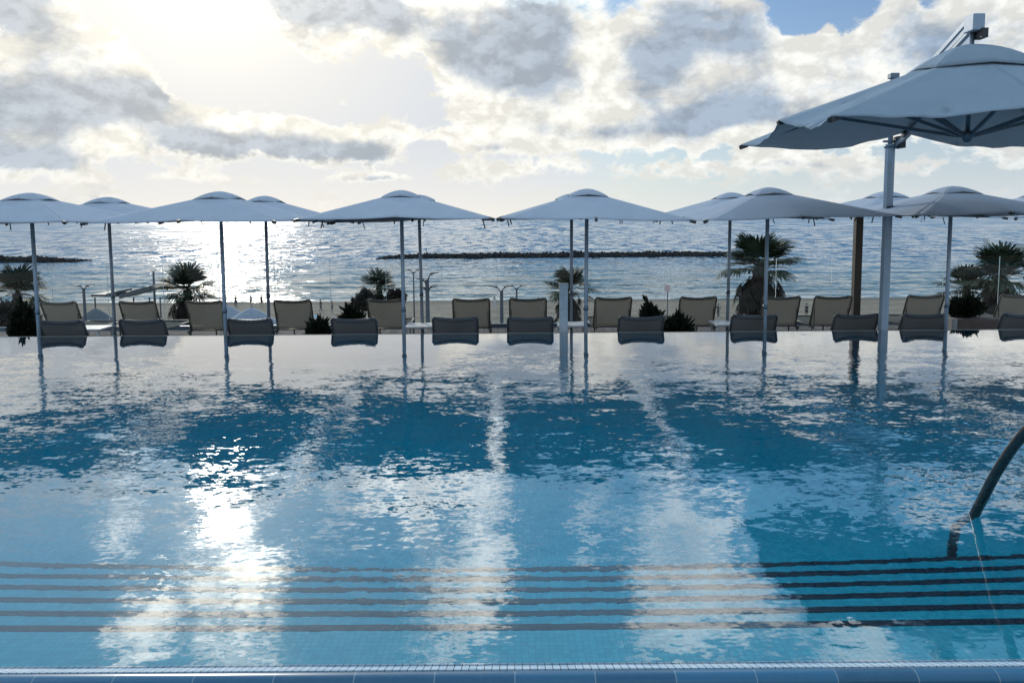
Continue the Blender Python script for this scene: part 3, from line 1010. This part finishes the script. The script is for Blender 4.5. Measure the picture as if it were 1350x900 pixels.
# beach parasols (seen from behind, pale cloth cones)
def beach_parasol(px, py, D, r, label, mat=M_thatch, h=.9):
    q = P(px, py, D); gz = sand_z(D)
    root = empty('beach_parasol', (q.x, D, gz)); tag(root, label, 'beach parasol', 'pale parasols down on the beach')
    H = q.z - gz
    MB().tube([(0, 0, 0), (0, 0, H)], .05, 8).build('pole', M_lamp, root)
    b = MB(); vs = [(0, 0, H)]; fs = []
    n = 8; rings = 5
    for i in range(1, rings + 1):
        u = i / rings
        for k in range(n * 4):
            a = 2 * math.pi * k / (n * 4)
            sc_ = 1 - .06 * abs(math.sin(a * n / 2)) * u
            vs.append((r * u * math.cos(a) * sc_, r * u * math.sin(a) * sc_, H - h * (u ** 1.25)))
    N = n * 4
    for k in range(N): fs.append((0, 1 + k, 1 + (k + 1) % N))
    for i in range(rings - 1):
        for k in range(N):
            k2 = (k + 1) % N
            fs.append((1 + i*N + k, 1 + (i+1)*N + k, 1 + (i+1)*N + k2, 1 + i*N + k2))
    b.add(vs, fs, False)
    solid(b.build('canopy', mat, root), .02)
    return root
beach_parasol(126, 406, 62, 1.7, 'dark domed beach parasol under the low roof left of the second rear lounger', M_roof, 1.2)
beach_parasol(299, 402, 58, 1.7, 'pale beach parasol between the left palm and the pole before the glitter', h=1.1)
beach_parasol(331, 405, 55, 2.3, 'wide pale beach parasol seen above the third blue-grey lounger', h=1.4)
beach_parasol(416, 414, 60, 1.2, 'small pale beach parasol just right of the fourth rear lounger', M_frame_pale, h=1.2)

# people on the sand
def make_person(px, py_feet, label, pose, top, bottom, hh=1.7, face=0.):
    g = ground_hit(px, py_feet)
    root = bpy.data.objects.new('person', None)
    s = hh / 1.75
    stride = .22 if pose == 'walk' else .05
    arm = .16 if pose == 'walk' else .03
    V = [(0, 0, .95), (0, 0, 1.2), (0, 0, 1.42), (0, .01, 1.54), (0, .02, 1.66), (0, .015, 1.74),
         (-.19, 0, 1.40), (-.24, arm * .5, 1.13), (-.25, -arm, .88), (-.25, -arm - .03, .78),
         (.19, 0, 1.40), (.24, -arm * .5, 1.13), (.25, arm, .88), (.25, arm + .03, .78),
         (-.10, 0, .88), (-.11, -stride * .6, .48), (-.11, -stride, .06), (-.11, -stride - .13, .03),
         (.10, 0, .88), (.11, stride * .4, .48), (.11, stride, .06), (.11, stride - .13, .03)]
    E = [(0,1),(1,2),(2,3),(3,4),(4,5),(2,6),(6,7),(7,8),(8,9),(2,10),(10,11),(11,12),(12,13),(0,14),(14,15),(15,16),(16,17),(0,18),(18,19),(19,20),(20,21)]
    rad = [.14,.125,.13,.05,.10,.07,.055,.042,.033,.04,.055,.042,.033,.04,.09,.06,.042,.035,.09,.06,.042,.035]
    me = bpy.data.meshes.new('person'); me.from_pydata([tuple(c * s for c in v) for v in V], E, [])
    o = bpy.data.objects.new('person', me); COL.objects.link(o)
    me.materials.append(M_skin)
    sk = o.modifiers.new('skin', 'SKIN')
    for i, r_ in enumerate(rad): me.skin_vertices[0].data[i].radius = (r_ * s, r_ * s * (.72 if i < 3 else 1))
    me.skin_vertices[0].data[0].use_root = True
    o.modifiers.new('subdiv', 'SUBSURF').levels = 1
    sk.use_smooth_shade = True
    o.location = g; o.rotation_euler = (0, 0, face)
    tag(o, label, 'person')
    def garment(name, idx, mat, grow):
        m2 = {j: k for k, j in enumerate(idx)}
        me2 = bpy.data.meshes.new(name)
        me2.from_pydata([tuple(c * s for c in V[j]) for j in idx], [(m2[a], m2[b]) for a, b in E if a in m2 and b in m2], [])
        c = bpy.data.objects.new(name, me2); COL.objects.link(c); me2.materials.append(mat)
        c.modifiers.new('skin', 'SKIN')
        for k, j in enumerate(idx): me2.skin_vertices[0].data[k].radius = ((rad[j] + grow) * s, (rad[j] * (.72 if j < 3 else 1) + grow) * s)
        me2.skin_vertices[0].data[0].use_root = True
        c.modifiers.new('subdiv', 'SUBSURF').levels = 1
        c.parent = o
    garment('trousers' if bottom[1] else 'shorts', [0, 14, 15, 16, 18, 19, 20] if bottom[1] else [0, 14, 15, 18, 19], bottom[0], .018)
    if top: garment('shirt', [1, 0, 2, 6, 7, 10, 11], top, .02)
    hb = MB(); 
    import itertools
    vs = []; fs = []
    n = 10
    for i in range(6):
        th = math.pi * .62 * i / 5
        for k in range(n):
            a = 2 * math.pi * k / n
            vs.append((.115 * s * math.sin(th) * math.cos(a), (.025 + .12 * math.sin(th) * math.sin(a)) * s, (1.665 + .125 * math.cos(th)) * s))
    for i in range(5):
        for k in range(n): fs.append((i*n + k, (i+1)*n + k, (i+1)*n + (k+1) % n, i*n + (k+1) % n))
    hb.add(vs, fs, True)
    h = hb.build('hair', M_hair, o)
    return o
people = [
 (311, 404, 'person in dark clothes standing at the waterline right of the pale beach parasol pole', 'stand', M_cloth_a, (M_cloth_a, True), .4),
 (331, 403, 'person in pale top standing by the water, left one of a close pair', 'stand', M_cloth_b, (M_cloth_a, False), 1.2),
 (345, 403, 'person in dark top standing by the water, right one of a close pair', 'stand', M_cloth_a, (M_cloth_a, False), -.6),
 (423, 410, 'person in dark clothes walking on the sand left of the spiky shrub', 'walk', M_cloth_a, (M_cloth_a, True), 1.5),
 (438, 412, 'person with bare chest walking just above the spiky shrub', 'walk', None, (M_cloth_a, False), 1.3),
 (556, 417, 'person in black walking on the sand between the double pole and the dark lamp', 'walk', M_cloth_a, (M_cloth_a, True), 1.4),
 (652, 405, 'person in white standing beside the lamp left of the rear lounger by the pale post', 'stand', M_cloth_b, (M_cloth_b, True), .2),
 (947, 418, 'person in dark clothes standing above the white table left of the big palm', 'stand', M_cloth_a, (M_cloth_a, True), .2),
 (1063, 418, 'person in dark clothes between the two rear loungers right of the big palm', 'stand', M_cloth_a, (M_cloth_a, False), 2.),
 (710, 408, 'person in dark top by the water just right of the curved lamp heads', 'stand', M_cloth_a, (M_cloth_a, True), -.4)]
for a in people: make_person(a[0], a[1], a[2], a[3], a[4], a[5], face=a[6])

# ------------------------------------------------------------------ breakwaters
def breakwater(px0, px1, py_t, py_b, D, seed, label, taper_l=True, taper_r=True):
    rnd = random.Random(seed)
    q0, q1 = P(px0, py_b, D), P(px1, py_b, D)
    cx_ = (q0.x + q1.x) / 2
    top = P((px0 + px1) / 2, py_t, D + 5).z
    b = MB()
    L0 = q1.x - q0.x
    n = int(L0 * 13)
    for i in range(n):
        tt = rnd.random(); x = -L0 / 2 + L0 * tt
        e = 1.
        if taper_l: e = min(e, (tt * L0 / 14.) ** .6)
        if taper_r: e = min(e, ((1 - tt) * L0 / 14.) ** .6)
        hmax = (top - SEA_Z) * e * (.86 + .14 * math.sin(x * .35) * math.sin(x * .13 + 1))
        u = rnd.uniform(-1, 1)
        y = u * 5.5
        zt = SEA_Z + hmax * (1 - abs(u) ** 1.3) * rnd.uniform(.55, 1.0)
        r = rnd.uniform(.35, .8)
        vs = []
        for s3 in ((1,0,0),(-1,0,0),(0,1,0),(0,-1,0),(0,0,1),(0,0,-1)):
            for k in range(1):
                vs.append(Vector(s3) * r * rnd.uniform(.7, 1.25))
        extra = [Vector((sx, sy, sz)) * r * .62 * rnd.uniform(.8, 1.2) for sx in (-1, 1) for sy in (-1, 1) for sz in (-1, 1)]
        V8 = vs + extra
        c = Vector((x, y, zt - r * .4))
        bm = bmesh.new()
        for v in V8: bm.verts.new(v + c)
        bmesh.ops.convex_hull(bm, input=bm.verts)
        bm.verts.ensure_lookup_table(); bm.verts.index_update()
        b.add([v.co.copy() for v in bm.verts], [tuple(v.index for v in f.verts) for f in bm.faces])
        bm.free()
    # the solid core between the boulders
    m_ = 40; vs = []; fs = []
    for i in range(m_ + 1):
        tt = i / m_; x = -L0/2 + L0 * tt
        e = 1.
        if taper_l: e = min(e, (tt * L0 / 14.) ** .6)
        if taper_r: e = min(e, ((1 - tt) * L0 / 14.) ** .6)
        hh = SEA_Z + (top - SEA_Z) * e * .72
        vs += [(x, -4.6 * e, SEA_Z - .5), (x, -1.6 * e, hh), (x, 1.6 * e, hh), (x, 4.6 * e, SEA_Z - .5)]
    for i in range(m_):
        for k in range(3): fs.append((i*4 + k, (i+1)*4 + k, (i+1)*4 + k + 1, i*4 + k + 1))
    b.add(vs, fs)
    o = b.build('breakwater', M_rock)
    o.location = (cx_, D, 0)
    tag(o, label, 'breakwater', 'rock breakwaters off the beach')
    return o
breakwater(500, 985, 330.5, 340.5, 262, 1, 'long low breakwater of dark boulders crossing the centre of the picture')
breakwater(-140, 108, 335.5, 344, 255, 2, 'short dark rock breakwater running out of the picture on the left')
# marker pole on the breakwater
q = P(562, 331, 262)
mp = empty('marker_pole', (q.x, 262, SEA_Z)); tag(mp, 'thin marker pole standing on the long breakwater near its left end', 'pole')
MB().tube([(0, 0, 1.0), (0, 0, q.z - SEA_Z + 1.2)], .12, 6).build('shaft', M_lamp, mp)
# sailing boat on the horizon
q = P(1216, 289, 1500)
sb = empty('sailing_boat', (q.x, 1500, SEA_Z)); tag(sb, 'tiny pale sailing boat near the horizon at right', 'boat')
bm_ = MB(); bm_.add([(-4, 0, .8), (5, 0, 1.2), (3.5, 0, -.3), (-3.2, 0, -.3), (-4, 2, .8), (4, 2, 1.1), (3, 1.5, -.3), (-3.2, 1.5, -.3)], [(0,1,2,3),(4,7,6,5),(0,4,5,1),(1,5,6,2),(3,2,6,7),(0,3,7,4)])
bm_.build('hull', M_frame_pale, sb)
bm_ = MB(); bm_.add([(0, .9, 1.5), (0, .9, 11), (-4, .9, 1.6), (0, 1.0, 1.5), (0, 1.0, 11), (-4, 1.0, 1.6)], [(0,1,2),(5,4,3),(0,3,4,1),(1,4,5,2),(2,5,3,0)])
bm_.build('sail', M_frame_pale, sb)

# ------------------------------------------------------------------ handrail at the steps
hx_ = P(1282, 683, 3.84).x
hr = empty('pool_handrail', (hx_, 3.82, 0)); tag(hr, 'curved stainless steel handrail dipping into the water above the steps at right', 'handrail')
ctrl = [(2.02, -.02), (2.03, .45), (2.12, .78), (2.34, .95), (2.68, .97), (3.02, .87), (3.27, .72), (3.47, .515), (3.62, .30), (3.72, .12), (3.785, 0), (3.86, -.16), (3.93, -.36), (3.96, -.6), (3.96, -.90)]
# Catmull-Rom through the control points
pts = []
for i in range(len(ctrl) - 1):
    p0 = ctrl[max(i - 1, 0)]; p1 = ctrl[i]; p2 = ctrl[i + 1]; p3 = ctrl[min(i + 2, len(ctrl) - 1)]
    for k in range(5):
        u = k / 5
        q = [.5 * (2 * p1[j] + (p2[j] - p0[j]) * u + (2 * p0[j] - 5 * p1[j] + 4 * p2[j] - p3[j]) * u * u + (-p0[j] + 3 * p1[j] - 3 * p2[j] + p3[j]) * u ** 3) for j in (0, 1)]
        pts.append((0, q[0] - 3.78, q[1]))
pts.append((0, ctrl[-1][0] - 3.78, ctrl[-1][1]))
MB().tube(pts, .025, 18).build('rail_tube', M_steel, hr)
MB().tube([(0, 2.02 - 3.78, -.012), (0, 2.02 - 3.78, .004)], .06, 18).build('flange', M_steel, hr)
MB().tube([(0, .18, -.885), (0, .18, -.87)], .06, 18).build('flange', M_steel, hr)

# ================================================================== SKY
SUN_AZ, SUN_EL = R(-22.0), R(20.5)
sun_dir = Vector((math.sin(SUN_AZ) * math.cos(SUN_EL), math.cos(SUN_AZ) * math.cos(SUN_EL), math.sin(SUN_EL)))
sl = bpy.data.lights.new('sun', 'SUN'); sl.energy = 1.5; sl.angle = R(3.6); sl.color = (1., .93, .82)
so = bpy.data.objects.new('sun', sl); COL.objects.link(so)
so.rotation_euler = (-sun_dir).to_track_quat('-Z', 'Y').to_euler()
so.location = (0, 0, 30)

w = bpy.data.worlds.new('World'); sc.world = w; w.use_nodes = True
t = NT(w.node_tree)
out = t.n('ShaderNodeOutputWorld'); bg = t.n('ShaderNodeBackground'); bg.inputs[1].default_value = .1
d = t.n('ShaderNodeTexCoord').outputs['Generated']
sky = t.n('ShaderNodeTexSky', sky_type='NISHITA')
sky.sun_disc = False; sky.sun_elevation = SUN_EL; sky.sun_rotation = SUN_AZ
sky.air_density = 1.0; sky.dust_density = 1.6; sky.ozone_density = 2.0
s3 = t.sep(d)
el = t.m('ARCSINE', s3[2]); az = t.m('ARCTAN2', s3[0], s3[1])
p2 = t.comb(az, el, 0.)
w1 = t.n('ShaderNodeTexNoise'); w1.inputs['Scale'].default_value = 5.; w1.inputs['Detail'].default_value = 5.
t.l(p2, w1.inputs['Vector'])
warp = t.vm('MULTIPLY', t.vm('SUBTRACT', w1.outputs['Color'], (.5, .5, .5)), (.09, .05, 0.))
pw_ = t.vm('ADD', p2, warp)
def fbm(v, seed=0.):
    v = t.vm('MULTIPLY', v, (1., 1.45, 1.))
    v = t.vm('ADD', v, (seed, 0., seed * .7))
    a_ = t.noise(v, 12., 10., .60, .2)
    b_ = t.noise(v, 26., 6., .55, .0)
    puff = t.m('SUBTRACT', 1., t.m('MULTIPLY', t.m('ABSOLUTE', t.m('SUBTRACT', b_, .5)), 4.))
    return t.m('ADD', t.m('MULTIPLY', a_, .86), t.m('MULTIPLY', puff, .11))
n1 = fbm(p2, 3.)
n2 = fbm(t.vm('ADD', p2, (-.006, .014, 0.)), 3.)
relief = t.m('SUBTRACT', n1, n2)
def sub(gx, gy, rx, ry, wgt, mirror=False):
    ca, ce = azel(gx, gy, mirror)
    q = t.vm('SUBTRACT', pw_, (ca, ce, 0.))
    q = t.vm('MULTIPLY', q, (FPX / rx, FPX / ry, 0.))
    e = t.m('EXPONENT', t.m('MULTIPLY', t.vm('DOT_PRODUCT', q, q, out=1), -1.))
    return t.m('MULTIPLY', e, wgt)
BL = [ # clouds seen directly (pixel x, y, radius x, radius y, weight)
 (90, 118, 118, 38, 1.3), (15, 120, 70, 36, .7), (195, 102, 45, 22, .5), (100, 66, 70, 20, .45), (55, 192, 75, 22, 1.0), (12, 22, 48, 34, 1.0), (150, 186, 60, 14, .4), (190, 150, 60, 16, .4),
 (350, 182, 100, 23, 1.25), (430, 184, 70, 16, .6), (490, 184, 45, 20, 1.0), (270, 178, 45, 16, .6), (385, 165, 40, 16, .5),
 (430, 8, 95, 44, 1.4), (540, 35, 62, 42, .9), (620, 70, 60, 40, .6), (600, 130, 80, 22, .4), (700, 60, 95, 75, 1.3), (780, 120, 90, 45, .8),
 (640, 178, 42, 22, .9), (578, 182, 38, 14, .6), (780, 170, 90, 22, .8), (700, 160, 60, 20, .5),
 (870, 70, 110, 75, 1.2), (970, 80, 80, 60, 1.0), (860, 130, 80, 35, .8), (935, 155, 100, 22, 1.2), (1010, 120, 80, 50, .9), (1060, 190, 90, 18, .5),
 (1100, 110, 80, 42, .9), (1170, 70, 75, 62, 1.0), (1088, 28, 20, 15, .8), (1290, 40, 110, 60, 1.1), (1340, 110, 80, 50, .7),
 (515, 232, 50, 7, .7), (800, 222, 190, 14, .40), (1080, 218, 170, 14, .45), (640, 222, 80, 10, .3), (130, 230, 130, 8, .25), (330, 238, 120, 6, .2),
]
DK = [ # their shaded bellies
 (80, 130, 100, 30, 1.1), (190, 118, 40, 18, .6), (55, 202, 70, 14, .8), (8, 26, 42, 26, 1.0),
 (355, 194, 105, 18, 1.1), (487, 196, 36, 15, 1.0), (278, 190, 40, 12, .7),
 (425, 14, 75, 30, 1.1), (520, 28, 45, 20, .7), (590, 60, 30, 26, .8), (700, 50, 58, 60, 1.2), (655, 95, 40, 25, .5),
 (865, 100, 55, 32, .9), (900, 45, 60, 35, .7), (1000, 60, 45, 26, .4), (940, 160, 85, 16, 1.2), (1010, 135, 60, 20, .5),
 (1185, 115, 60, 22, .4), (1230, 70, 45, 34, .4), (780, 170, 60, 10, .5), (515, 234, 35, 5, .6), (640, 192, 24, 8, .6), (1060, 220, 60, 6, .4)]
DKM = [(110, 620, 90, 40, .7), (420, 660, 60, 60, .7), (60, 690, 80, 60, .6), (560, 700, 50, 60, .4), (900, 720, 40, 50, .4)]
BM = [ # clouds overhead, seen mirrored in the pool
 (190, 600, 120, 45, .6), (560, 600, 120, 60, .55), (640, 620, 40, 90, .5), (190, 790, 80, 95, .65), (340, 770, 75, 80, .65), (640, 760, 60, 80, .8), (560, 790, 60, 40, .5),
 (930, 660, 75, 90, .6), (890, 790, 90, 70, .5), (480, 650, 90, 40, .4), (1200, 610, 60, 25, .5), (780, 700, 60, 60, .45), (20, 600, 90, 40, .45), (1300, 640, 60, 50, .5), (450, 880, 200, 30, .3),
 (1100, 860, 200, 60, .5)]
BLG = [(1062, 14, 34, 20, -1.6), (1118, 42, 20, 24, -.8), (1225, 12, 14, 24, -.9), (270, 60, 75, 60, -.8), (340, 110, 120, 22, -.8), (540, 100, 40, 40, -.4)]
BG = [ # clear gaps overhead
 (40, 750, 65, 90, -1.1), (470, 770, 60, 60, -1.), (730, 790, 60, 80, -.9), (1080, 560, 120, 40, -.5), (700, 600, 50, 70, -.5), (1060, 640, 80, 60, -.9), (850, 580, 120, 40, -.3)]
dens = None
for e in BL: 
    x = sub(*e); dens = x if dens is None else t.m('ADD', dens, x)
for e in BLG: dens = t.m('ADD', dens, sub(*e))
for e in BM + BG:
    dens = t.m('ADD', dens, sub(*e, mirror=True))
# scattered cloud everywhere else in the sky
away = t.mr(t.vm('DOT_PRODUCT', d, (0., 1., 0.), out=1), .55, .2, 0., 1.)
high = t.mr(el, R(34), R(44), 0., 1.)
elsewhere = t.m('MAXIMUM', away, high)
dens = t.m('ADD', dens, t.m('MULTIPLY', elsewhere, t.mr(t.noise(p2, 1.8, 4), .40, .65, 0., .6)))
dens = t.m('ADD', t.m('MULTIPLY', dens, .72), t.m('MULTIPLY', t.m('SUBTRACT', n1, .492), 2.6))
lowfade = t.mr(el, R(.5), R(4.), .35, 1.)
cov = t.m('MULTIPLY', t.mr(dens, .14, t.mr(el, R(12), R(17), .36, .80), 0., 1., True), lowfade)
dk = None
for e in DK:
    x = sub(*e); dk = x if dk is None else t.m('ADD', dk, x)
for e in DKM: dk = t.m('ADD', dk, sub(*e, mirror=True))
dk = t.m('ADD', dk, t.m('MULTIPLY', elsewhere, t.mr(dens, .4, 1.0, 0., .6)))
dk = t.m('ADD', t.m('MULTIPLY', dk, .8), t.m('MULTIPLY', t.m('SUBTRACT', n1, .487), 2.3))
dk = t.m('SUBTRACT', dk, t.m('MULTIPLY', relief, 1.6))
thick = t.m('MULTIPLY', t.mr(dk, .08, .66, 0., 1., True), t.mr(dens, .22, .5, 0., 1.))
# angle to the sun
cosg = t.vm('DOT_PRODUCT', d, tuple(sun_dir), out=1)
g = t.m('ARCCOSINE', t.m('MINIMUM', cosg, .99999))
def ex(k, dg): return t.m('MULTIPLY', t.m('EXPONENT', t.m('MULTIPLY', g, -1. / R(dg))), k)
# radiance values below are scaled by 10 because the Background runs at 0.1
nz = t.vm('MINIMUM', t.vm('MULTIPLY', sky.outputs[0], (.27, .55, .86)), (4.4, 5.4, 7.0))
hor = t.m('EXPONENT', t.m('MULTIPLY', t.m('MAXIMUM', el, 0.), -1. / R(9)))
warm = t.m('EXPONENT', t.m('MULTIPLY', t.m('POWER', t.m('DIVIDE', t.m('ADD', az, R(18)), R(34)), 2.), -1.))
hazecol = t.mix(warm, c4((6.5, 7.1, 7.6)), c4((8.6, 8.1, 7.2)))
clear = t.mix(t.m('MAXIMUM', t.m('MULTIPLY', hor, .95), t.m('MULTIPLY', t.m('MULTIPLY', ex(1.15, 26.), t.mr(g, R(22), R(58), 1., 0.)), t.mr(el, R(15), R(23), 1., .30))), nz, hazecol)
clear = t.vm('MINIMUM', clear, (60., 60., 60.))
over = t.m('ADD', 1., t.m('MULTIPLY', t.mr(el, R(15), R(21), 0., 1.), t.m('ADD', 2.5, ex(3.2, 19.))))
veil = t.vm('SCALE', (1., .95, .84), None, scale=t.m('ADD', ex(1.2, 11.), ex(12., 3.6)))
hi = t.mr(el, R(15), R(22), 0., 1., True)
blue = t.mix(t.mr(el, R(20), R(75)), c4((3.2, 7.6, 11.8)), c4((1.7, 3.8, 6.6)))
blue = t.mix(ex(1., 30.), blue, c4((5.8, 8.6, 11.)))
clear = t.mix(t.m('MULTIPLY', hi, .85), clear, blue)
clear = t.vm('ADD', clear, veil)
# clouds: bright thin rims, grey hearts
rimcol = t.mix(t.m('ADD', ex(1., 28.), 0.), c4((7.5, 7.7, 7.6)), c4((9.5, 8.9, 7.5)))
rim = t.vm('ADD', rimcol, t.vm('SCALE', (1., .94, .82), None, scale=t.m('ADD', ex(2.5, 9.), ex(12., 4.))))
rim = t.vm('SCALE', rim, None, scale=over)
hearts = t.mix(ex(1., 30.), c4((2.4, 3.4, 4.8)), c4((5.8, 5.8, 5.6)))
hearts = t.vm('ADD', hearts, t.vm('SCALE', (1., .95, .85), None, scale=ex(3., 8.)))
hearts = t.vm('SCALE', hearts, None, scale=t.mr(el, R(14.5), R(20), 1., 1.35))
cl = t.mix(thick, rim, hearts)
cl = t.vm('SCALE', cl, None, scale=t.mr(relief, -.07, .07, 1.14, .86))
fin = t.mix(cov, clear, cl)
t.l(fin, bg.inputs[0])
t.l(bg.outputs[0], out.inputs[0])

# ================================================================== RENDER SETTINGS
sc.render.engine = 'CYCLES'
sc.view_settings.view_transform = 'Standard'
sc.view_settings.look = 'None'
sc.view_settings.exposure = 0.18
sc.view_settings.gamma = 1.0
sc.cycles.max_bounces = 10
sc.cycles.transmission_bounces = 8
sc.cycles.transparent_max_bounces = 16
sc.cycles.glossy_bounces = 4
sc.cycles.diffuse_bounces = 3
sc.cycles.sample_clamp_indirect = 3.0
sc.cycles.sample_clamp_direct = 12.0
sc.cycles.use_denoising = True
sc.cycles.blur_glossy = 0.3
